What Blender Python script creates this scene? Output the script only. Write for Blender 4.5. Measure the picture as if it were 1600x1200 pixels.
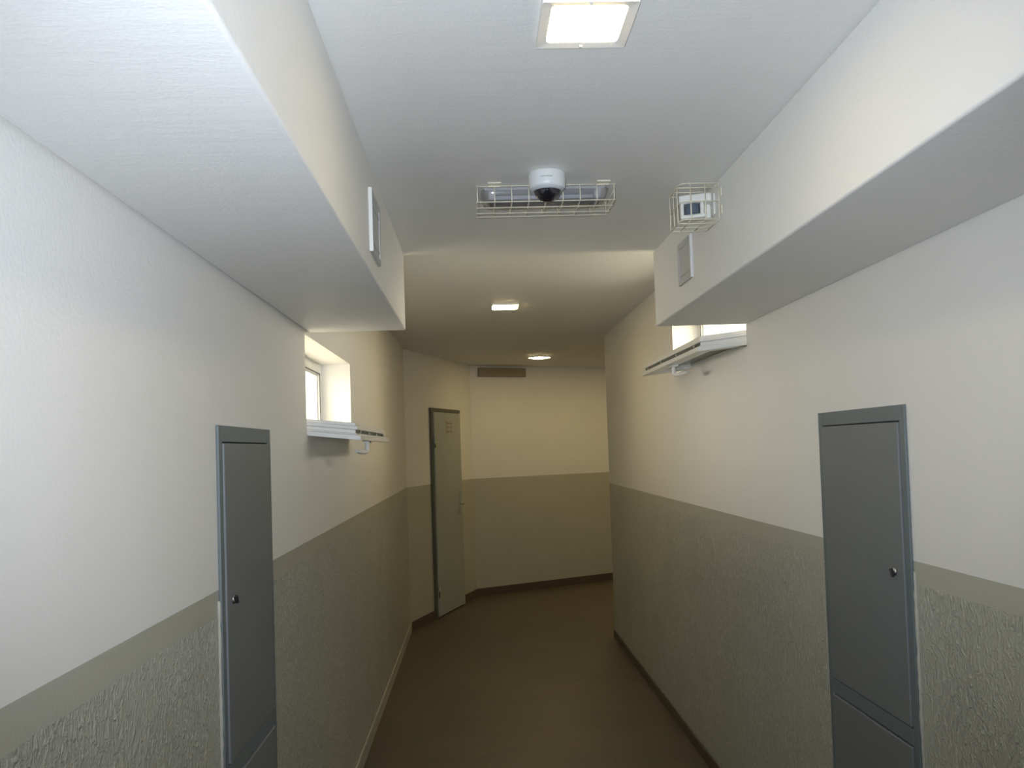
import bpy, bmesh, math, random
from mathutils import Vector, Matrix

random.seed(7)
for o in list(bpy.data.objects):
    bpy.data.objects.remove(o)
S = bpy.context.scene
COL = S.collection

# ------------------------------------------------------------------ camera
CAMZ = 1.64
yaw, pitch, roll = 0.0418, 0.0337, 0.0326
fwd = Vector((math.sin(yaw)*math.cos(pitch), math.cos(yaw)*math.cos(pitch), math.sin(pitch)))
rgt = Vector((math.cos(yaw), -math.sin(yaw), 0))
upv = rgt.cross(fwd)
r2 = rgt*math.cos(roll) - upv*math.sin(roll)
u2 = rgt*math.sin(roll) + upv*math.cos(roll)
cd = bpy.data.cameras.new('camera')
cam = bpy.data.objects.new('camera', cd)
COL.objects.link(cam)
cam.matrix_world = Matrix(((r2.x, u2.x, -fwd.x, 0), (r2.y, u2.y, -fwd.y, 0),
                           (r2.z, u2.z, -fwd.z, CAMZ), (0, 0, 0, 1)))
cd.sensor_width = 36
cd.lens = 1340/1600*36
cd.shift_y = 55.1/1600
cd.clip_start = 0.02
S.camera = cam

# ------------------------------------------------------------------ world, exposure, light settings
SKY = (1.0, 0.93, 0.76)
SKY_STRENGTH = 12.5
LED_COLOR = (1.0, 0.79, 0.43)
LED_STRENGTH = 33.0
FAR_LED_COLOR = (1.0, 0.77, 0.38)
FAR_LED_STRENGTH = 50.0
S.view_settings.view_transform = 'Standard'
S.view_settings.look = 'None'
S.view_settings.gamma = 1
S.view_settings.use_curve_mapping = False
S.view_settings.exposure = 0.0
w = bpy.data.worlds.new('overcast_sky')
S.world = w
w.use_nodes = True
bg = w.node_tree.nodes['Background']
bg.inputs[0].default_value = (*SKY, 1)
bg.inputs[1].default_value = SKY_STRENGTH
S.cycles.use_denoising = True
S.cycles.max_bounces = 10
S.cycles.diffuse_bounces = 7
S.cycles.transparent_max_bounces = 12
S.cycles.caustics_reflective = False
S.cycles.caustics_refractive = False
S.cycles.sample_clamp_indirect = 6.0

def portal(name, loc, direction, sx, sy):
    """marks an opening to the sky so that the renderer samples daylight through it"""
    d = bpy.data.lights.new(name, 'AREA')
    d.shape = 'RECTANGLE'; d.size = sx; d.size_y = sy
    d.cycles.is_portal = True
    o = bpy.data.objects.new(name, d); COL.objects.link(o)
    o.location = loc
    o.rotation_euler = Vector(direction).to_track_quat('-Z', 'Y').to_euler()
    return o

# the camera's own flash, beside the lens; its beam weakens towards the corners of the frame
FLASH_POWER = 160.0
fd = bpy.data.lights.new('camera_flash', 'SPOT')
fd.energy = FLASH_POWER; fd.color = (0.78, 0.86, 1.0); fd.spot_size = math.radians(94); fd.spot_blend = 1.0; fd.shadow_soft_size = 0.012
fo = bpy.data.objects.new('camera_flash', fd); COL.objects.link(fo)
fo.matrix_world = cam.matrix_world @ Matrix.Translation((-0.045, 0.035, 0.0)) @ Matrix.Rotation(math.radians(7), 4, 'X')

# ------------------------------------------------------------------ dimensions (metres, camera above origin)
XL, XR = -0.652, 1.130          # wall faces
XBL, XBR = -0.268, 0.751        # inner faces of the two boxed beams
ZC, ZB, ZD = 2.430, 2.121, 1.312   # near ceiling, beam underside, paint line
ZF = 2.585                      # higher ceiling beyond the beams
YE = 3.46                       # where the low ceiling ends
Y0 = -1.9                       # entrance behind the camera
A = Vector((-0.652, 7.90)); B = Vector((-0.056, 9.62))
BD = Vector((1.604+0.056, 10.44-9.62)).normalized()
C2 = B + BD*5.6
D2 = Vector((XR, 7.36))
E2 = D2 + BD*5.0

# ------------------------------------------------------------------ materials
MATS = {}
def nodes(name):
    m = bpy.data.materials.new(name); m.use_nodes = True
    MATS[name] = m
    nt = m.node_tree
    return m, nt, nt.nodes['Principled BSDF']

def plain(name, col, rough=0.5, metal=0.0, noise=0.04, scale=30, bump=0.0, spec=0.5):
    m, nt, b = nodes(name)
    g = nt.nodes.new('ShaderNodeNewGeometry')
    n = nt.nodes.new('ShaderNodeTexNoise'); n.inputs['Scale'].default_value = scale; n.inputs['Detail'].default_value = 4
    nt.links.new(g.outputs['Position'], n.inputs['Vector'])
    r = nt.nodes.new('ShaderNodeMix'); r.data_type = 'RGBA'
    r.inputs['A'].default_value = (*[max(0, c*(1-noise)) for c in col], 1)
    r.inputs['B'].default_value = (*[min(1, c*(1+noise)) for c in col], 1)
    nt.links.new(n.outputs['Fac'], r.inputs['Factor'])
    nt.links.new(r.outputs['Result'], b.inputs['Base Color'])
    b.inputs['Roughness'].default_value = rough
    b.inputs['Metallic'].default_value = metal
    b.inputs['Specular IOR Level'].default_value = spec
    if bump:
        bp = nt.nodes.new('ShaderNodeBump'); bp.inputs['Strength'].default_value = bump; bp.inputs['Distance'].default_value = 0.003
        nt.links.new(n.outputs['Fac'], bp.inputs['Height']); nt.links.new(bp.outputs['Normal'], b.inputs['Normal'])
    return m

def scaled_pos(nt, sc):
    g = nt.nodes.new('ShaderNodeNewGeometry')
    mp = nt.nodes.new('ShaderNodeMapping'); mp.inputs['Scale'].default_value = sc
    nt.links.new(g.outputs['Position'], mp.inputs['Vector'])
    return g, mp

def ceiling_mat():
    m, nt, b = nodes('ceiling_paint')
    b.inputs['Base Color'].default_value = (0.82, 0.815, 0.78, 1)
    b.inputs['Roughness'].default_value = 0.55
    _, mp = scaled_pos(nt, (2.5, 30, 30))          # roller streaks running across the corridor
    n = nt.nodes.new('ShaderNodeTexNoise'); n.inputs['Scale'].default_value = 1.0; n.inputs['Detail'].default_value = 6; n.inputs['Roughness'].default_value = .6
    nt.links.new(mp.outputs[0], n.inputs['Vector'])
    _, mp2 = scaled_pos(nt, (1, 1, 1))
    n2 = nt.nodes.new('ShaderNodeTexNoise'); n2.inputs['Scale'].default_value = 160; n2.inputs['Detail'].default_value = 2
    nt.links.new(mp2.outputs[0], n2.inputs['Vector'])
    ad = nt.nodes.new('ShaderNodeMath'); ad.operation = 'MULTIPLY_ADD'; ad.inputs[1].default_value = .5
    nt.links.new(n2.outputs['Fac'], ad.inputs[0]); nt.links.new(n.outputs['Fac'], ad.inputs[2])
    # thin raised roller edges wandering across
    _, mp3 = scaled_pos(nt, (1.1, 5.5, 5.5))
    n4 = nt.nodes.new('ShaderNodeTexNoise'); n4.inputs['Scale'].default_value = 1; n4.inputs['Detail'].default_value = 2
    nt.links.new(mp3.outputs[0], n4.inputs['Vector'])
    sb = nt.nodes.new('ShaderNodeMath'); sb.operation = 'SUBTRACT'; sb.inputs[1].default_value = .5; nt.links.new(n4.outputs['Fac'], sb.inputs[0])
    ab = nt.nodes.new('ShaderNodeMath'); ab.operation = 'ABSOLUTE'; nt.links.new(sb.outputs[0], ab.inputs[0])
    rd = nt.nodes.new('ShaderNodeMapRange'); rd.inputs['From Min'].default_value = 0; rd.inputs['From Max'].default_value = .010; rd.inputs['To Min'].default_value = .10; rd.inputs['To Max'].default_value = 0
    nt.links.new(ab.outputs[0], rd.inputs['Value'])
    ad2 = nt.nodes.new('ShaderNodeMath'); ad2.operation = 'ADD'; nt.links.new(ad.outputs[0], ad2.inputs[0]); nt.links.new(rd.outputs[0], ad2.inputs[1])
    bp = nt.nodes.new('ShaderNodeBump'); bp.inputs['Strength'].default_value = .22; bp.inputs['Distance'].default_value = .004
    nt.links.new(ad2.outputs[0], bp.inputs['Height']); nt.links.new(bp.outputs[0], b.inputs['Normal'])
    return m

def wall_mat(name='wall_paint', rough=1.0):
    m, nt, b = nodes(name)
    g = nt.nodes.new('ShaderNodeNewGeometry')
    sp = nt.nodes.new('ShaderNodeSeparateXYZ'); nt.links.new(g.outputs['Position'], sp.inputs[0])
    def gt(v, wob=None):
        c = nt.nodes.new('ShaderNodeMath'); c.operation = 'GREATER_THAN'; c.inputs[1].default_value = v
        nt.links.new(sp.outputs['Z'] if wob is None else wob, c.inputs[0]); return c.outputs[0]
    upper = gt(ZD)
    # lower limit of the smooth band wanders a little
    mpw = nt.nodes.new('ShaderNodeTexNoise'); mpw.inputs['Scale'].default_value = 5
    nt.links.new(g.outputs['Position'], mpw.inputs['Vector'])
    wz = nt.nodes.new('ShaderNodeMath'); wz.operation = 'MULTIPLY_ADD'; wz.inputs[1].default_value = .025
    nt.links.new(mpw.outputs['Fac'], wz.inputs[0]); nt.links.new(sp.outputs['Z'], wz.inputs[2])
    band = gt(ZD-.050, wz.outputs[0])
    # colours
    nb = nt.nodes.new('ShaderNodeTexNoise'); nb.inputs['Scale'].default_value = 2.2; nb.inputs['Detail'].default_value = 5
    nt.links.new(g.outputs['Position'], nb.inputs['Vector'])
    cw = nt.nodes.new('ShaderNodeMix'); cw.data_type = 'RGBA'
    cw.inputs['A'].default_value = (.82, .805, .76, 1); cw.inputs['B'].default_value = (.86, .845, .80, 1)
    nt.links.new(nb.outputs['Fac'], cw.inputs['Factor'])
    co = nt.nodes.new('ShaderNodeMix'); co.data_type = 'RGBA'
    co.inputs['A'].default_value = (.48, .475, .395, 1); co.inputs['B'].default_value = (.53, .525, .44, 1)
    nt.links.new(nb.outputs['Fac'], co.inputs['Factor'])
    cm = nt.nodes.new('ShaderNodeMix'); cm.data_type = 'RGBA'
    nt.links.new(upper, cm.inputs['Factor']); nt.links.new(co.outputs['Result'], cm.inputs['A']); nt.links.new(cw.outputs['Result'], cm.inputs['B'])
    # glints on the rough coat, put into the colour as paler crests
    glint = nt.nodes.new('ShaderNodeMix'); glint.data_type = 'RGBA'; glint.blend_type = 'MULTIPLY'; glint.inputs['B'].default_value = (1.50, 1.53, 1.55, 1)
    nt.links.new(cm.outputs['Result'], glint.inputs['A'])
    nt.links.new(glint.outputs['Result'], b.inputs['Base Color'])
    ro = nt.nodes.new('ShaderNodeMapRange'); ro.inputs['To Min'].default_value = .27; ro.inputs['To Max'].default_value = .62
    nt.links.new(upper, ro.inputs['Value']); nt.links.new(ro.outputs[0], b.inputs['Roughness'])
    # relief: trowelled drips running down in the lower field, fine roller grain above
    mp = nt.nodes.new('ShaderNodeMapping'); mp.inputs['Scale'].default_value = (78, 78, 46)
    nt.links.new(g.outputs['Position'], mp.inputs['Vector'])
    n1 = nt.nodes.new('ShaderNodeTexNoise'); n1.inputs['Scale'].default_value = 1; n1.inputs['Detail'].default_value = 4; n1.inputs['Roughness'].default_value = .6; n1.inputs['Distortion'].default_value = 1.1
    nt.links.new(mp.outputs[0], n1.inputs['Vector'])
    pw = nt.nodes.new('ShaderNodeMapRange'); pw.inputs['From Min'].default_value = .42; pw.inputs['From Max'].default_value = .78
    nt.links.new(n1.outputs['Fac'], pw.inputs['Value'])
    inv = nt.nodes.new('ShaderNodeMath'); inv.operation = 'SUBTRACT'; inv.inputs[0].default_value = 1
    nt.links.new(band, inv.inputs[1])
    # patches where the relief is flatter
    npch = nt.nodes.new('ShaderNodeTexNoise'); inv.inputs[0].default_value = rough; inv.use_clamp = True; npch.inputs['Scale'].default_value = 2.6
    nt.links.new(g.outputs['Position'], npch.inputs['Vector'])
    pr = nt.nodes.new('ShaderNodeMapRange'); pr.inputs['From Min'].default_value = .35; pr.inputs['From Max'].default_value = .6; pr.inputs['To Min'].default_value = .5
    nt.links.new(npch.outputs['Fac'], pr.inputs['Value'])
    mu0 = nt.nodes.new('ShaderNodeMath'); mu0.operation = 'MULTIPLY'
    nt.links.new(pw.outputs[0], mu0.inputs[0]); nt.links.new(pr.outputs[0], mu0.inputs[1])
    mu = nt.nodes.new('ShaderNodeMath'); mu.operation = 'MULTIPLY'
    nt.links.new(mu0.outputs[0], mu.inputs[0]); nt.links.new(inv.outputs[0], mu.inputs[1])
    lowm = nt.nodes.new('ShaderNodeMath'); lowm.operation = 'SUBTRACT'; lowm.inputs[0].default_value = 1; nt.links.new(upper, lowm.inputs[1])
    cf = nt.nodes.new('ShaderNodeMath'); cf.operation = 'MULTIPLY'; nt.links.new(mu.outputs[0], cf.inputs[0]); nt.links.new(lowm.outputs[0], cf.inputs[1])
    nt.links.new(cf.outputs[0], glint.inputs['Factor'])
    n3 = nt.nodes.new('ShaderNodeTexNoise'); n3.inputs['Scale'].default_value = 120; n3.inputs['Detail'].default_value = 2
    nt.links.new(g.outputs['Position'], n3.inputs['Vector'])
    ad = nt.nodes.new('ShaderNodeMath'); ad.operation = 'MULTIPLY_ADD'; ad.inputs[1].default_value = .10
    nt.links.new(n3.outputs['Fac'], ad.inputs[0]); nt.links.new(mu.outputs[0], ad.inputs[2])
    bp = nt.nodes.new('ShaderNodeBump'); bp.inputs['Strength'].default_value = 1.0; bp.inputs['Distance'].default_value = .007
    nt.links.new(ad.outputs[0], bp.inputs['Height']); nt.links.new(bp.outputs[0], b.inputs['Normal'])
    return m

def floor_mat():
    m, nt, b = nodes('floor_tile')
    g = nt.nodes.new('ShaderNodeNewGeometry')
    br = nt.nodes.new('ShaderNodeTexBrick'); br.offset = 0
    br.inputs['Scale'].default_value = 1; br.inputs['Brick Width'].default_value = .333; br.inputs['Row Height'].default_value = .333
    br.inputs['Mortar Size'].default_value = .0025; br.inputs['Bias'].default_value = 0
    br.inputs['Color1'].default_value = (.130, .103, .068, 1); br.inputs['Color2'].default_value = (.145, .115, .077, 1); br.inputs['Mortar'].default_value = (.120, .095, .063, 1)
    nt.links.new(g.outputs['Position'], br.inputs['Vector'])
    n = nt.nodes.new('ShaderNodeTexNoise'); n.inputs['Scale'].default_value = 9; n.inputs['Detail'].default_value = 6
    nt.links.new(g.outputs['Position'], n.inputs['Vector'])
    mx = nt.nodes.new('ShaderNodeMix'); mx.data_type = 'RGBA'; mx.blend_type = 'MULTIPLY'; mx.inputs['Factor'].default_value = .35
    nt.links.new(br.outputs['Color'], mx.inputs['A']); nt.links.new(n.outputs['Color'], mx.inputs['B'])
    nt.links.new(mx.outputs['Result'], b.inputs['Base Color'])
    b.inputs['Roughness'].default_value = .42
    b.inputs['Specular IOR Level'].default_value = .5
    return m

def emit_mat(name, col, st):
    m, nt, b = nodes(name)
    b.inputs['Base Color'].default_value = (.9, .9, .88, 1)
    b.inputs['Emission Color'].default_value = (*col, 1); b.inputs['Emission Strength'].default_value = st
    return m

def clear_mat(name, tint, gloss, rough, body=0.0, bodycol=(.6, .6, .6)):
    """thin clear sheet: see-through with a surface reflection and, if body > 0, some milky pigment"""
    m, nt, b = nodes(name)
    out = nt.nodes['Material Output']
    t = nt.nodes.new('ShaderNodeBsdfTransparent'); t.inputs[0].default_value = (*tint, 1)
    b.inputs['Base Color'].default_value = (*bodycol, 1); b.inputs['Roughness'].default_value = rough
    gl = nt.nodes.new('ShaderNodeBsdfGlossy'); gl.inputs['Roughness'].default_value = rough
    m1 = nt.nodes.new('ShaderNodeMixShader'); m1.inputs[0].default_value = body
    nt.links.new(t.outputs[0], m1.inputs[1]); nt.links.new(b.outputs[0], m1.inputs[2])
    fr = nt.nodes.new('ShaderNodeFresnel'); fr.inputs[0].default_value = gloss
    m2 = nt.nodes.new('ShaderNodeMixShader')
    nt.links.new(fr.outputs[0], m2.inputs[0]); nt.links.new(m1.outputs[0], m2.inputs[1]); nt.links.new(gl.outputs[0], m2.inputs[2])
    nt.links.new(m2.outputs[0], out.inputs['Surface'])
    return m

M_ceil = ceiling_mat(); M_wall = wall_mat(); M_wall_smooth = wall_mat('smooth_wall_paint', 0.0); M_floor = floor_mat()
M_skirt = plain('skirting_tile', (.105, .080, .056), .5, noise=.12, scale=14)
M_strip = plain('olive_gloss', (.48, .475, .395), .4, noise=.06, scale=8)
M_frame = plain('cabinet_frame_paint', (.155, .186, .192), .5, noise=.06, scale=12, bump=.05)
M_door = plain('cabinet_door_paint', (.185, .200, .205), .5, noise=.05, scale=12, bump=.05)
M_gap = plain('gap_shadow', (.03, .035, .035), .8)
M_chrome = plain('chrome', (.75, .75, .74), .18, 1.0, noise=.02)
M_dark = plain('dark_metal', (.05, .05, .05), .4, .6)
M_pvc = plain('white_window_plastic', (.80, .80, .78), .32, noise=.02)
M_gasket = plain('rubber_gasket', (.10, .10, .095), .6)
M_ledframe = plain('lamp_frame_enamel', (.80, .78, .72), .4, noise=.02)
M_led = emit_mat('lamp_diffuser', LED_COLOR, LED_STRENGTH)
M_ledfar = emit_mat('far_lamp_diffuser', FAR_LED_COLOR, FAR_LED_STRENGTH)
M_cream = plain('cream_wire_coating', (.78, .73, .58), .35, noise=.04)
M_camwhite = plain('camera_housing_plastic', (.74, .76, .74), .38, noise=.02)
M_camring = plain('camera_ring_plastic', (.52, .55, .57), .4, noise=.02)
M_dome = plain('smoked_dome', (.012, .012, .018), .06, noise=.02, spec=.9)
M_print = plain('grey_print', (.10, .10, .10), .6)
M_sensor = plain('sensor_plastic', (.80, .80, .74), .42, noise=.02)
M_lens = plain('sensor_lens', (.10, .13, .17), .12, noise=.05)
M_panel = plain('access_panel_metal', (.50, .51, .50), .42, noise=.04)
M_panelrim = plain('access_panel_rim', (.72, .72, .69), .4, noise=.03)
M_leaf = plain('room_door_paint', (.40, .43, .39), .45, noise=.05, scale=6)
M_leafframe = plain('room_door_frame_paint', (.110, .105, .080), .5, noise=.05)
M_brown = plain('brown_paint', (.34, .29, .20), .6, noise=.06)
M_glass = clear_mat('window_glass', (.93, .95, .95), 1.45, .02)
M_cover = clear_mat('lamp_cover_plastic', (.88, .88, .90), 1.45, .10, body=.30, bodycol=(.58, .58, .56))
M_tray = plain('lamp_tray_enamel', (.66, .66, .66), .4, noise=.03)
M_tube = plain('unlit_lamp_tube', (.82, .84, .88), .25, noise=.02)
M_concrete = plain('pavement_concrete', (.42, .41, .39), .9, noise=.1, scale=3)

# ------------------------------------------------------------------ mesh helpers
class MB:
    def __init__(s):
        s.bm = bmesh.new()
    def box(s, x0, y0, z0, x1, y1, z1, mat=None):
        v = [s.bm.verts.new(p) for p in ((x0, y0, z0), (x1, y0, z0), (x1, y1, z0), (x0, y1, z0), (x0, y0, z1), (x1, y0, z1), (x1, y1, z1), (x0, y1, z1))]
        if mat is not None:
            for q in v: q.co = mat @ q.co
        for f in ((0, 3, 2, 1), (4, 5, 6, 7), (0, 1, 5, 4), (1, 2, 6, 5), (2, 3, 7, 6), (3, 0, 4, 7)):
            s.bm.faces.new([v[i] for i in f])
        return s
    def prism(s, pts, z0, z1):
        a = [s.bm.verts.new((p[0], p[1], z0)) for p in pts]; b = [s.bm.verts.new((p[0], p[1], z1)) for p in pts]
        s.bm.faces.new(a[::-1]); s.bm.faces.new(b)
        n = len(pts)
        for i in range(n):
            s.bm.faces.new((a[i], a[(i+1) % n], b[(i+1) % n], b[i]))
        return s
    def tube(s, path, r, n=8, closed=False, cap=True):
        path = [Vector(p) for p in path]
        rings = []
        m = len(path)
        ref = None
        for i, p in enumerate(path):
            if closed: t = path[(i+1) % m] - path[i-1]
            else: t = path[min(i+1, m-1)] - path[max(i-1, 0)]
            t.normalize()
            if ref is None:
                ref = t.orthogonal().normalized()
            ref = (ref - t*ref.dot(t)).normalized()
            bi = t.cross(ref)
            rr = r[i] if isinstance(r, (list, tuple)) else r
            rings.append([s.bm.verts.new(p + (ref*math.cos(2*math.pi*k/n) + bi*math.sin(2*math.pi*k/n))*rr) for k in range(n)])
        for i in range(m if closed else m-1):
            a, b = rings[i], rings[(i+1) % m]
            for k in range(n):
                s.bm.faces.new((a[k], a[(k+1) % n], b[(k+1) % n], b[k]))
        if cap and not closed:
            s.bm.faces.new(rings[0][::-1]); s.bm.faces.new(rings[-1])
        return s
    def lathe(s, prof, n=40, mat=None):
        rings = []
        for (r, z) in prof:
            if r < 1e-6: rings.append([s.bm.verts.new((0, 0, z))])
            else: rings.append([s.bm.verts.new((r*math.cos(2*math.pi*k/n), r*math.sin(2*math.pi*k/n), z)) for k in range(n)])
        if mat is not None:
            for R in rings:
                for q in R: q.co = mat @ q.co
        for a, b in zip(rings, rings[1:]):
            if len(a) == 1 and len(b) == 1: continue
            for k in range(n):
                k2 = (k+1) % n
                if len(a) == 1: s.bm.faces.new((a[0], b[k2], b[k]))
                elif len(b) == 1: s.bm.faces.new((a[k], a[k2], b[0]))
                else: s.bm.faces.new((a[k], a[k2], b[k2], b[k]))
        return s
    def build(s, name, mat, parent=None, bevel=0.0, seg=2, smooth=False):
        bmesh.ops.recalc_face_normals(s.bm, faces=s.bm.faces)
        me = bpy.data.meshes.new(name)
        s.bm.to_mesh(me); s.bm.free()
        me.materials.append(mat)
        if smooth:
            for p in me.polygons: p.use_smooth = True
        o = bpy.data.objects.new(name, me); COL.objects.link(o)
        if parent is not None:
            o.parent = parent
        if bevel:
            md = o.modifiers.new('bevel', 'BEVEL'); md.width = bevel; md.segments = seg; md.limit_method = 'ANGLE'; md.angle_limit = .6
            for p in me.polygons: p.use_smooth = True
            wn = o.modifiers.new('wn', 'WEIGHTED_NORMAL'); wn.keep_sharp = False
        return o

def tag(o, label, cat, group=None, kind=None):
    o['label'] = label; o['category'] = cat
    if group: o['group'] = group
    if kind: o['kind'] = kind
    return o
def struct(o, label, cat):
    return tag(o, label, cat, kind='structure')
def thing(name, loc, label, cat, rot=(0, 0, 0), group=None, kind=None):
    o = bpy.data.objects.new(name, None); COL.objects.link(o)
    o.empty_display_size = .05
    o.location = loc; o.rotation_euler = rot
    return tag(o, label, cat, group, kind)
def copy_tree(o, parent=None):
    c = o.copy(); COL.objects.link(c)
    if parent is not None: c.parent = parent
    for ch in list(o.children): copy_tree(ch, c)
    return c

def wall_seg(name, P, Q, th, z0, z1, label, holes=(), u_ext=(0, 0), mat=None):
    """wall whose room side is on the right of P->Q; holes are (u0,u1,z0,z1) through it"""
    P = Vector((P[0], P[1])); Q = Vector((Q[0], Q[1])); d = (Q-P); L = d.length; d.normalize(); n = Vector((-d.y, d.x))
    us = sorted({-u_ext[0], L+u_ext[1], *[h[0] for h in holes], *[h[1] for h in holes]})
    zs = sorted({z0, z1, *[h[2] for h in holes], *[h[3] for h in holes]})
    def solid(i, j):
        if i < 0 or j < 0 or i >= len(us)-1 or j >= len(zs)-1: return False
        uc, zc = (us[i]+us[i+1])/2, (zs[j]+zs[j+1])/2
        return not any(h[0] < uc < h[1] and h[2] < zc < h[3] for h in holes)
    bm = bmesh.new()
    def V(u, z, t):
        q = P + d*u + n*t
        return bm.verts.new((q.x, q.y, z))
    def quad(*a): bm.faces.new([V(*q) for q in a])
    for i in range(len(us)-1):
        for j in range(len(zs)-1):
            if not solid(i, j): continue
            a, b2, c, e = us[i], us[i+1], zs[j], zs[j+1]
            quad((a, c, 0), (b2, c, 0), (b2, e, 0), (a, e, 0))
            quad((a, c, th), (a, e, th), (b2, e, th), (b2, c, th))
            if not solid(i-1, j): quad((a, c, 0), (a, e, 0), (a, e, th), (a, c, th))
            if not solid(i+1, j): quad((b2, c, 0), (b2, c, th), (b2, e, th), (b2, e, 0))
            if not solid(i, j-1): quad((a, c, 0), (a, c, th), (b2, c, th), (b2, c, 0))
            if not solid(i, j+1): quad((a, e, 0), (b2, e, 0), (b2, e, th), (a, e, th))
    bmesh.ops.remove_doubles(bm, verts=bm.verts, dist=1e-5)
    mb = MB(); mb.bm.free(); mb.bm = bm
    return struct(mb.build(name, mat or M_wall), label, 'wall')

# ------------------------------------------------------------------ setting
WL = (3.33, 4.51, 1.72, 2.107)     # left window opening  y0,y1,z0,z1
WR = (3.50, 4.82, 2.03, 2.42)      # right window opening
TH = 0.55
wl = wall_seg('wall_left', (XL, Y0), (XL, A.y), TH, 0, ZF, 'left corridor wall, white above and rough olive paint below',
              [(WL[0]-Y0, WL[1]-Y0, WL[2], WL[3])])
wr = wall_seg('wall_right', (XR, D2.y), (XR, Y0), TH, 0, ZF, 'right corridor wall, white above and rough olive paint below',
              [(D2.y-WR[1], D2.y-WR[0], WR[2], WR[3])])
wall_seg('wall_corner', A, B, .2, 0, ZF, 'short slanted wall holding the grey-green door at the far left', mat=M_wall_smooth)
wall_seg('wall_back', B, C2, .2, 0, ZF, 'far end wall in two colours, seen between the slanted door and right corner', u_ext=(.15, 0), mat=M_wall_smooth)
wall_seg('wall_side_passage', E2, D2, .2, 0, ZF, 'wall of the side passage turning right behind the right corner', mat=M_wall_smooth)
wall_seg('wall_passage_end', C2, E2, .2, 0, ZF, 'end wall of the side passage', u_ext=(.2, .2))
wall_seg('wall_rear', (XR, Y0), (XL, Y0), .2, 0, ZF, 'wall closing the corridor behind the camera', u_ext=(.3, .3))

fl = MB().prism([(XL-.02, Y0-.1), (XR+.02, Y0-.1), (XR+.02, D2.y-.02), (E2.x+.05, E2.y-.03), (C2.x+.05, C2.y+.05), (B.x-.02, B.y+.05), (A.x-.02, A.y)], -.06, 0).build('floor', M_floor)
struct(fl, 'dark brown tiled corridor floor', 'floor')
struct(MB().box(-40, -40, -.16, 40, 40, -.08).build('ground', M_concrete), 'grey concrete pavement outside the building', 'ground')

struct(MB().box(XL, Y0, ZC, XR, YE, ZF).build('ceiling', M_ceil, bevel=.004), 'low white ceiling over the near corridor, with square lamp and camera', 'ceiling')
struct(MB().prism([(XL-.55, Y0-.2), (XR+.55, Y0-.2), (XR+.55, D2.y-.2), (E2.x+.3, E2.y-.3), (C2.x+.2, C2.y+.4), (B.x-.3, B.y+.3), (A.x-.55, A.y)], ZF, ZF+.12).build('ceiling', M_ceil),
       'higher ceiling of the far corridor with two small lit lamps', 'ceiling')
struct(MB().box(XL+.005, Y0, ZB, XBL, YE-.06, ZC).build('ceiling_beam', M_ceil, bevel=.007, seg=3), 'white boxed beam along the left wall under the ceiling', 'beam')
struct(MB().box(XBR, Y0, ZB, XR-.003, YE+.03, ZC).build('ceiling_beam', M_ceil, bevel=.007, seg=3), 'white boxed beam along the right wall under the ceiling', 'beam')

# skirtings
struct(MB().box(XL, Y0, 0, XL+.010, A.y, .085).build('baseboard_left', M_strip, bevel=.003), 'smooth olive strip along the foot of the left wall', 'baseboard')  # olive strip, paler than the brown skirting on the right
struct(MB().box(XR-.010, Y0, 0, XR, D2.y, .060).build('baseboard_right', M_skirt, bevel=.003), 'brown tile skirting along the foot of the right wall', 'baseboard')
def slanted_box(P, Q, s0, s1, t0, t1, z0, z1):
    """box on the room side (right of P->Q) of a slanted wall"""
    d = (Q-P).normalized(); n = Vector((d.y, -d.x))
    pts = [P+d*s0+n*t0, P+d*s1+n*t0, P+d*s1+n*t1, P+d*s0+n*t1]
    return pts, z0, z1
mb = MB()
mb.prism(*slanted_box(A, B, 0, .575, 0, .012, 0, .085)); mb.prism(*slanted_box(A, B, 1.405, (B-A).length, 0, .012, 0, .085))
struct(mb.build('baseboard_corner', M_skirt), 'brown tile skirting either side of the grey-green door', 'baseboard')
struct(MB().prism(*slanted_box(B, C2, .0, (C2-B).length, 0, .012, 0, .088)).build('baseboard_back', M_skirt), 'dark brown skirting along the foot of the far end wall', 'baseboard')

# portals for the openings
portal('daylight_left_window', (XL-TH+.02, (WL[0]+WL[1])/2, (WL[2]+WL[3])/2), (1, 0, 0), WL[1]-WL[0], WL[3]-WL[2])
portal('daylight_right_window', (XR+TH-.02, (WR[0]+WR[1])/2, (WR[2]+WR[3])/2), (-1, 0, 0), WR[1]-WR[0], WR[3]-WR[2])

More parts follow.
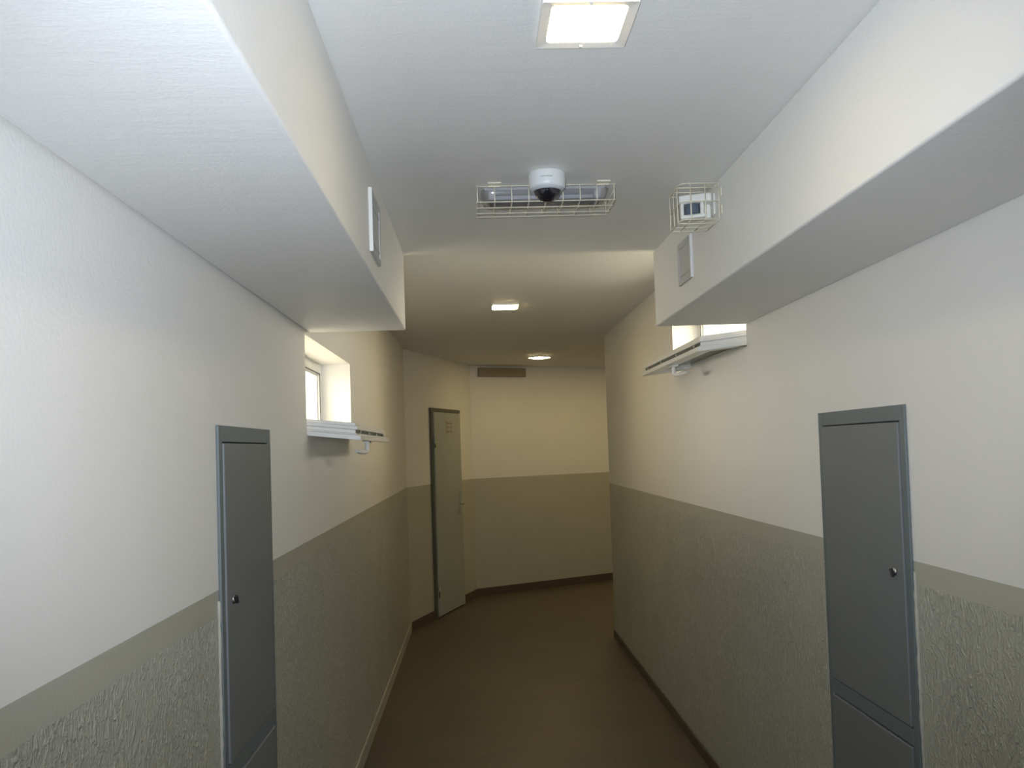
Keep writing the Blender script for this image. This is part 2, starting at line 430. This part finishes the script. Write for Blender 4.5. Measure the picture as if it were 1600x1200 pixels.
# ------------------------------------------------------------------ windows
def window(name, side, W, hinge_x, tip_x, z_h, z_t, y0, y1, label):
    """side=+1: opening in the left wall (room towards +x), -1: in the right wall. Hopper sash hinged at its foot, swung down level."""
    root = thing(name, (0, 0, 0), label, 'window', kind='structure')
    ya, yb, za, zb = W
    xf = (XL-.15) if side > 0 else (XR+.15)
    def bx(mb, x0, x1, *r):
        X0, X1 = xf+side*x0, xf+side*x1
        mb.box(min(X0, X1), r[0], r[2], max(X0, X1), r[1], r[3])
    fw = .052
    mb = MB()
    for (q0, q1, r0, r1) in ((ya, yb, za, za+fw), (ya, yb, zb-fw, zb), (ya, ya+fw, za+fw, zb-fw), (yb-fw, yb, za+fw, zb-fw)):
        bx(mb, -.07, 0, q0, q1, r0, r1)
    mb.build('fixed_frame', M_pvc, root, bevel=.004)
    mb = MB()
    g = .012
    for (q0, q1, r0, r1) in ((ya+fw, yb-fw, za+fw, za+fw+g), (ya+fw, yb-fw, zb-fw-g, zb-fw), (ya+fw, ya+fw+g, za+fw+g, zb-fw-g), (yb-fw-g, yb-fw, za+fw+g, zb-fw-g)):
        bx(mb, -.055, -.012, q0, q1, r0, r1)
    mb.build('rebate', M_pvc, root, bevel=.002)
    mb = MB()
    for (q0, q1, r0, r1) in ((ya+fw-.004, yb-fw+.004, zb-fw-.003, zb-fw+.003), (yb-fw-.003, yb-fw+.003, za+fw, zb-fw), (ya+fw-.003, ya+fw+.003, za+fw, zb-fw)):
        bx(mb, -.001, .003, q0, q1, r0, r1)
    mb.build('gasket', M_gasket, root)
    # sash in its own frame: u from the hinge towards the room, v up
    Ls = abs(tip_x-hinge_x)
    ang = math.atan2(z_t-z_h, Ls)
    Mx = Matrix.Translation((hinge_x, 0, z_h)) @ Matrix(((side*math.cos(ang), 0, -side*math.sin(ang)*0, 0), (0, 1, 0, 0), (math.sin(ang), 0, 1, 0), (0, 0, 0, 1)))
    bar, h = .062, .033
    mb = MB()
    def ring(mb, o, inset, v0, v1):
        O = ((-o*.3, y0-o), (Ls+o, y0-o), (Ls+o, y1+o), (-o*.3, y1+o)); I = ((inset, y0+inset), (Ls-inset, y0+inset), (Ls-inset, y1-inset), (inset, y1-inset))
        q = [[mb.bm.verts.new(Mx @ Vector((p[0], p[1], v))) for p in P] for P in (O, I) for v in (v0, v1)]
        for A_, B_ in ((q[0], q[1]), (q[1], q[3]), (q[3], q[2]), (q[2], q[0])):
            for i in range(4): mb.bm.faces.new((A_[i], A_[(i+1) % 4], B_[(i+1) % 4], B_[i]))
    for (v0, v1, o, ins) in ((-h, -h+.019, .016, bar), (-h+.0195, -.008, .001, bar), (-.008, .007, -.008, bar-.01), (.007, h-.012, .001, bar-.004), (h-.012, h, -.007, bar-.008)):
        ring(mb, o, ins, v0, v1)
    sash = mb.build('sash', M_pvc, root, bevel=.0025)
    MB().box(bar-.008, y0+bar-.008, -.006, Ls-bar+.008, y1-bar+.008, .006, Mx).build('pane', M_glass, sash)
    # hardware groove and locking studs in the free edge
    mb = MB(); mb.box(Ls-.0085, y0+.02, -.006, Ls-.0060, y1-.02, .005, Mx)
    mb.build('hardware_groove', M_gasket, sash)
    for k in range(4):
        yy = y0+.10+k*(y1-y0-.2)/3
        MB().lathe([(0, .008), (.005, .008), (.006, 0), (0, 0)], 12, Mx @ Matrix.Translation((Ls-.006, yy, -.001)) @ Matrix.Rotation(math.pi/2, 4, 'Y')).build('locking_stud', M_chrome, sash, smooth=True)
    # handle hanging under the sash near its free edge
    yc = y0+(y1-y0)*.52
    un = Ls-.032
    mb = MB()
    mb.box(un-.016, yc-.035, -h-.010, un+.016, yc+.035, -h, Mx)
    hp = [(un, yc, -h-.005), (un, yc, -h-.030), (un, yc, -h-.042), (un-.004, yc-.010, -h-.050), (un-.010, yc-.03, -h-.052), (un-.022, yc-.075, -h-.052), (un-.032, yc-.12, -h-.050)]
    mb.tube([Mx @ Vector(p) for p in hp], [.010, .010, .0105, .011, .011, .010, .008], 10)
    mb.build('handle', M_pvc, sash, bevel=.003)
    # scissor stays between sash ends and jambs are hidden; short hinge knuckles show at the foot
    for yy in (y0+.06, y1-.06):
        mb = MB(); mb.tube([Mx @ Vector((-.004, yy-.03, -h+.004)), Mx @ Vector((-.004, yy+.03, -h+.004))], .007, 10)
        mb.build('hinge', M_pvc, sash, smooth=True)
    return root
window('window_1', 1, WL, XL-.128, -.462, 1.762, 1.724, WL[0]+.03, 4.40, 'white hopper window swung open over the left wall below the beam end')
window('window_2', -1, WR, XR+.128, .945, 2.086, 2.052, WR[0]+.05, 4.75, 'white hopper window swung open high on the right wall, partly behind the beam')

# ------------------------------------------------------------------ wall cabinets (flush utility doors)
def cabinet(name, side, ya, yb, label, lock_y, lock_label):
    x = XL if side > 0 else XR
    root = thing(name, (x, (ya+yb)/2, 0), label, 'cabinet')
    yc = (ya+yb)/2
    a, b = ya-yc, yb-yc
    zt = 1.722
    st, rt = .028, .042
    zm0, zm1, zb0 = .822, .868, .10
    def bx(mb, d0, d1, q0, q1, r0, r1):
        X0, X1 = side*d0, side*d1
        mb.box(min(X0, X1), q0, r0, max(X0, X1), q1, r1)
    mb = MB(); bx(mb, 0, .0015, a+.004, b-.004, zb0-.03, zt-.004); mb.build('gap_shade', M_gap, root)  # near-black sheet that paints the shadow inside the door gaps
    for nm, q0, q1, r0, r1 in (('stile', a, a+st, zb0-.035, zt), ('stile', b-st, b, zb0-.035, zt), ('rail', a+st, b-st, zt-rt, zt),
                               ('rail', a+st, b-st, zm0, zm1), ('rail', a+st, b-st, zb0-.035, zb0)):
        mb = MB(); bx(mb, 0.0, .008, q0, q1, r0, r1); mb.build(nm, M_frame, root, bevel=.0018)
    g = .0035
    mb = MB(); bx(mb, .0015, .012, a+st+g, b-st-g, zm1+g, zt-rt-g); dr = mb.build('door', M_door, root, bevel=.0035, seg=3)
    mb = MB(); bx(mb, .0015, .012, a+st+g, b-st-g, zb0+g, zm0-g); mb.build('lower_door', M_door, root, bevel=.0035, seg=3)
    ly = lock_y-yc
    rot = Matrix.Translation((side*.012, ly, 1.273)) @ Matrix.Rotation(side*math.pi/2, 4, 'Y')
    lk = MB().lathe([(0, .006), (.008, .006), (.0105, .003), (.0115, 0), (0, 0)], 24, rot).build('lock', M_chrome, dr, smooth=True)
    lk['label'] = lock_label
    mb = MB(); mb.box(-.014, -.0035, .0055, .010, .0035, .014, rot @ Matrix.Rotation(.5, 4, 'Z')); mb.build('lock_wing', M_dark, dr, bevel=.002)
    return root
cabinet('wall_cabinet', 1, 2.172, 2.706, 'tall narrow blue-grey cupboard door set in the left wall', 2.252, 'small chrome cam lock')
cabinet('wall_cabinet', -1, 2.208, 2.775, 'tall narrow blue-grey cupboard door set in the right wall', 2.286, 'small chrome cam lock')

# uneven plaster ridges where the rough paint stops against the cupboard frames
def ridge(x, side, y, parent):
    pts = []; rr = []
    k = 60
    for i in range(k+1):
        z = .05+(1.285-.05)*i/k
        pts.append((x+side*.001, y+random.uniform(-.0012, .0012), z)); rr.append(.0045+random.uniform(-.0012, .0014))
    MB().tube(pts, rr, 8).build('plaster_ridge', M_strip, parent, smooth=True)
for yy in (2.167, 2.711): ridge(XL, 1, yy, wl)
for yy in (2.203, 2.780): ridge(XR, -1, yy, wr)

# ------------------------------------------------------------------ far door on the slanted wall
d = (B-A).normalized(); n = Vector((d.y, -d.x))
def slant_thing(name, s, label, cat, kind=None, P=A, dd=d):
    o = P+dd*s
    return thing(name, (o.x, o.y, 0), label, cat, (0, 0, math.atan2(dd.y, dd.x)), kind=kind)   # local x along the wall, local -y into the room
dr = slant_thing('door_1', .99, 'narrow grey-green door with dark frame and small sign on the slanted wall', 'door', 'structure')
for (u0, u1, z0, z1) in ((-.41, -.365, 0, 2.03), (.365, .41, 0, 2.03)):
    MB().box(u0, -.022, z0, u1, 0, z1).build('jamb', M_leafframe if u0 < 0 else M_leaf, dr, bevel=.003)
MB().box(-.41, -.022, 2.03, .41, 0, 2.065).build('head_jamb', M_leafframe, dr, bevel=.003)
lf = MB().box(-.361, -.034, .012, .361, -.004, 2.026).build('leaf', M_leaf, dr, bevel=.003)
MB().box(.285, -.040, .98, .325, -.034, 1.20).build('handle_plate', M_chrome, lf, bevel=.002)
mb = MB(); mb.tube([(.305, -.036, 1.08), (.305, -.075, 1.08), (.300, -.085, 1.08), (.19, -.085, 1.08)], .010, 10); mb.build('lever_handle', M_chrome, lf, smooth=True)
sg = MB().box(-.045, -.037, 1.805, .155, -.034, 1.945).build('sign', M_leaf, lf)
for (u0, u1, z0, z1) in ((-.03, .045, 1.905, 1.925), (.06, .135, 1.905, 1.925), (-.03, .045, 1.865, 1.885), (.06, .12, 1.865, 1.885), (-.03, .04, 1.82, 1.845), (.065, .13, 1.82, 1.845)):
    MB().box(u0, -.0385, z0, u1, -.0371, z1).build('sign_mark', M_brown, sg)
for z in (.25, 1.72): 
    mb = MB(); mb.tube([(-.363, -.038, z-.05), (-.363, -.038, z+.05)], .008, 10); mb.build('hinge', M_chrome, dr, smooth=True)

# dark slatted box high on the end wall
vt = slant_thing('slatted_box', .40, 'long dark brown slatted box at the top of the far end wall', 'vent', P=B, dd=BD)
MB().box(-.30, -.05, 2.46, .30, 0, 2.56).build('housing', M_brown, vt, bevel=.004)
for k in range(4):
    MB().box(-.28, -.056, 2.470+k*.022, .28, -.048, 2.480+k*.022).build('slat', M_brown, vt)

# ------------------------------------------------------------------ lamps
def rounded_sq(h, r, k=6):
    pts = []
    for cx, cy, a0 in ((h-r, h-r, 0), (-h+r, h-r, 90), (-h+r, -h+r, 180), (h-r, -h+r, 270)):
        for i in range(k+1):
            a = math.radians(a0+90*i/k); pts.append((cx+r*math.cos(a), cy+r*math.sin(a)))
    return pts
def led(loc, rz, label, far=False):
    t = thing('ceiling_lamp', loc, label, 'lamp', (0, 0, rz), 'square ceiling lamps along the corridor')
    bm = bmesh.new()
    k = 6
    hi = .081 if far else .069
    out0 = rounded_sq(.0875, .004, k); inn = rounded_sq(hi, .010, k)
    r0 = [bm.verts.new((x, y, 0)) for x, y in out0]; r1 = [bm.verts.new((x, y, -.013)) for x, y in rounded_sq(.0865, .004, k)]
    ri = [bm.verts.new((x, y, -.010)) for x, y in inn]; rj = [bm.verts.new((x, y, -.002)) for x, y in inn]
    m = len(r0)
    for a, b in ((r0, r1), (r1, ri), (ri, rj)):
        for i in range(m): bm.faces.new((a[i], a[(i+1) % m], b[(i+1) % m], b[i]))
    mb = MB(); mb.bm.free(); mb.bm = bm; mb.build('frame', M_ledframe, t)
    MB().prism(rounded_sq(hi-.001, .010), -.016 if far else -.0095, -.003).build('diffuser', M_ledfar if far else M_led, t)
    if far: return t
    for (x, y) in ((0, -.080), (0, .080)):
        MB().lathe([(0, -.0145), (.003, -.014), (.0035, -.0115), (0, -.0115)], 12, Matrix.Translation((x, y, 0))).build('screw', M_camring, t, smooth=True)
    return t
led((.226, 1.557, ZC), 0, 'lit square lamp with cream frame on the near ceiling, in front of the dome camera')
led((.214, 5.640, ZF), 0, 'lit square lamp on the far ceiling, just beyond the beam ends', True)
led((.680, 8.900, ZF), .70, 'most distant lit lamp, turned diamond-wise, near the end wall', True)

for s4, lb in ((1.45, 'nearest'), (2.75, 'middle'), (4.1, 'farthest')):  # added lamps, out of view, to brighten the far wall and floor
    p4 = B+BD*s4+Vector((BD.y, -BD.x))*1.05
    led((p4.x, p4.y, ZF), math.atan2(BD.y, BD.x), lb+' added lamp, unseen in the side passage, brightening the far wall and floor', True)

# ------------------------------------------------------------------ wire guard with emergency light
WR_ = .0019
eg = thing('wire_guard', (.231, 2.63, ZC), 'long cream wire cage on the ceiling behind the dome camera', 'wire guard')
hx, ya, yb, zb = .206, -.083, .083, -.050
def wire(parent, pts, r=WR_, closed=False):
    return MB().tube(pts, r, 6, closed).build('wire', M_cream, parent, smooth=True)
for k in range(9):
    x = -hx+2*hx*k/8
    wire(eg, [(x, ya, -.001), (x, ya, zb+.006), (x, ya+.003, zb+.0015), (x, ya+.008, zb), (x, yb-.008, zb), (x, yb-.003, zb+.0015), (x, yb, zb+.006), (x, yb, -.001)])
for (y, z) in ((ya-.003, -.004), (ya-.001, zb-.001), (ya+.055, zb-.003), (ya+.118, zb-.003), (yb, zb-.001), (yb+.003, -.004)):
    wire(eg, [(-hx-.004, y, z), (hx+.004, y, z)])
for x in (-hx, hx):
    wire(eg, [(x, ya, -.022), (x, yb, -.022)])
for x in (-.155, .172):
    MB().box(x-.020, ya-.030, -.004, x+.020, ya-.001, 0).box(x-.018, ya-.009, -.008, x+.018, ya-.001, -.004).build('mounting_clip', M_cream, eg, bevel=.001)

em = thing('emergency_light', (.231, 2.63, ZC), 'unlit grey translucent emergency light inside the long wire cage', 'light')
MB().box(-.185, -.058, -.008, .185, .058, 0).build('tray', M_tray, em, bevel=.003)
def capsule(hx, hy, hz, nu=40, nv=10, rx=.030):
    """long plastic cover: half-round section, rounded ends, open at the ceiling"""
    bm = bmesh.new(); rows = []
    for i in range(nu+1):
        t = -1+2*i/nu
        x = hx*t
        e = max(0.0, abs(x)-(hx-rx))/rx
        s = math.sqrt(max(1e-4, 1-e*e))
        s = max(s, .12)
        row = []
        for j in range(nv+1):
            a = math.pi*j/nv
            cy = math.copysign(abs(math.cos(a))**.7, math.cos(a)); cz = math.sin(a)**.6 if 0 < j < nv else 0
            row.append(bm.verts.new((x, hy*cy*(.55+.45*s), -.004-hz*cz*s)))
        rows.append(row)
    for a, b in zip(rows, rows[1:]):
        for j in range(nv): bm.faces.new((a[j], a[j+1], b[j+1], b[j]))
    mb = MB(); mb.bm.free(); mb.bm = bm
    return mb
capsule(.196, .066, .040).build('cover', M_cover, em, smooth=True)
for y in (-.022, .024):
    MB().tube([(-.150, y, -.022), (.150, y, -.022)], .0075, 12).build('tube', M_tube, em, smooth=True)
for x in (-.162, .162):
    MB().box(x-.010, -.045, -.034, x+.010, .045, -.008).build('lamp_holder', M_tray, em, bevel=.003)

# ------------------------------------------------------------------ dome camera
dc = thing('dome_camera', (.226, 2.450, ZC), 'white dome security camera with smoked bubble on the ceiling', 'camera')
MB().lathe([(0, 0), (.0520, 0), (.0535, -.002), (.0540, -.010), (.0540, -.020), (.0530, -.034), (.0515, -.041), (.0490, -.045), (.0470, -.046), (.030, -.046)], 56).build('housing', M_camwhite, dc, smooth=True)
MB().lathe([(.0475, -.0452), (.0455, -.050), (.0410, -.0525), (.0385, -.0525), (.037, -.046)], 56).build('ring', M_camring, dc, smooth=True)
MB().lathe([(.0385*math.cos(a), -.050-.031*math.sin(a)) for a in [i*math.pi/2/14 for i in range(14)]]+[(0, -.081)], 48).build('dome', M_dome, dc, smooth=True)
fc = bpy.data.curves.new('brand', 'FONT'); fc.body = 'HIKVISION'; fc.size = .0068; fc.align_x = 'CENTER'; fc.space_character = 1.05; fc.extrude = .0002
fo = bpy.data.objects.new('brand', fc); COL.objects.link(fo)
bpy.context.view_layer.update()
me = bpy.data.meshes.new_from_object(fo.evaluated_get(bpy.context.evaluated_depsgraph_get()))
bpy.data.objects.remove(fo)
sx = .031/max(.001, max(v.co.x for v in me.vertices)-min(v.co.x for v in me.vertices))
a0 = -math.pi/2-.09+.0
for v in me.vertices:
    th = a0+(v.co.x*sx)/.0540
    rr = .0541+v.co.z*.3
    v.co = Vector((rr*math.cos(th), rr*math.sin(th), -.0245+v.co.y*.85))
me.materials.clear(); me.materials.append(M_print)
bo = bpy.data.objects.new('brand_lettering', me); COL.objects.link(bo); bo.parent = dc

# ------------------------------------------------------------------ motion sensor in its wire guard
sg2 = thing('wire_guard', (XBR, 2.60, ZC), 'small square cream wire cage in the corner of ceiling and right beam', 'wire guard')
x0, x1 = -.118, -.004       # towards the corridor is -x
y0, y1 = -.078, .062
z1_, z0_ = -.014, -.123
def bent(z, xx0=x0):
    c = .018
    return [(x1, y0, z), (xx0+c, y0, z), (xx0+c*.3, y0+c*.3, z), (xx0, y0+c, z), (xx0, y1, z)]
for z in (z1_, (z0_+z1_)/2, z0_):
    wire(sg2, bent(z))
for x in (x0+.030, x0+.074, x1+.001):
    wire(sg2, [(x, y0, z1_+.003), (x, y0, z0_+.004), (x, y0+.004, z0_), (x, y1, z0_)])
for y in (y0+.045, y0+.092, y1):
    wire(sg2, [(x0, y, z1_+.003), (x0, y, z0_-.001), (x1, y, z0_-.001)])
for y in (y0+.045, y0+.092, y1):
    wire(sg2, [(x0, y, z1_), (x1, y, z1_)])
wire(sg2, [(x1, y0, z1_), (x1, y1, z1_)]); wire(sg2, [(x1, y0, z0_), (x1, y1, z0_)])
for z in (-.045, -.100):
    MB().box(-.003, y0-.022, z-.013, 0, y0+.002, z+.013).build('mounting_clip', M_cream, sg2, bevel=.0008)

ms = thing('motion_sensor', (XBR, 2.60, ZC), 'white motion sensor with dark lens inside the small wire cage', 'sensor')
MB().box(-.006, -.030, -.095, 0, .030, -.030).build('wall_plate', M_sensor, ms, bevel=.002)
MB().tube([(-.004, .005, -.070), (-.030, .002, -.072), (-.045, -.002, -.068)], [.014, .013, .014], 14).build('swivel_arm', M_sensor, ms, smooth=True)
Rm = Matrix.Translation((-.062, -.012, -.066)) @ Matrix.Rotation(-.35, 4, 'Z')
hb = MB().box(-.044, -.022, .006, .056, .030, .034, Rm).box(-.040, .004, -.040, .050, .030, .006, Rm).build('housing', M_sensor, ms, bevel=.007, seg=3)
MB().lathe([(0, .008), (.022, .008), (.023, -.010), (.022, -.024), (0, -.024)], 28, Rm @ Matrix.Translation((-.004, -.008, -.004))).build('lens', M_lens, ms, bevel=.002, smooth=True)
for sx_ in (-.034, .026):
    MB().box(sx_-.006, -.022, -.034, sx_+.006, .010, .008, Rm).build('cheek', M_sensor, ms, bevel=.005, seg=3)
MB().box(-.040, -.020, -.040, .036, .020, -.027, Rm).build('chin', M_sensor, ms, bevel=.005, seg=3)

# ------------------------------------------------------------------ small access panels on the beams
def panel(side, x, ya, yb, za, zb, label):
    t = thing('access_panel', (x, (ya+yb)/2, (za+zb)/2), label, 'panel', group='small access panels on the beams')
    hy, hz = (yb-ya)/2, (zb-za)/2
    def bx(mb, d0, d1, q0, q1, r0, r1):
        mb.box(min(side*d0, side*d1), q0, r0, max(side*d0, side*d1), q1, r1); return mb
    f = .016
    mb = MB()
    for r in ((-hy, hy, hz-f, hz), (-hy, hy, -hz, -hz+f), (-hy, -hy+f, -hz+f, hz-f), (hy-f, hy, -hz+f, hz-f)):
        bx(mb, 0, .009, *r)
    mb.build('rim', M_panel, t, bevel=.002)
    bx(MB(), 0, .0100, -hy-.004, -hy, -hz, hz).build('edge_strip', M_panelrim, t, bevel=.001)
    bx(MB(), 0, .006, -hy+f, hy-f, -hz+f, hz-f).build('cover', M_panel, t)
    for k in range(2):
        bx(MB(), .006, .0085, -hy+f+.010, hy-f-.010, -hz+f+.012+k*.10, -hz+f+.016+k*.10).build('seam', M_panel, t)
panel(1, XBL, 2.275, 2.470, 2.175, 2.347, 'small grey access panel on the left beam face')
panel(-1, XBR, 2.862, 3.038, 2.200, 2.348, 'small grey access panel on the right beam face below the sensor cage')
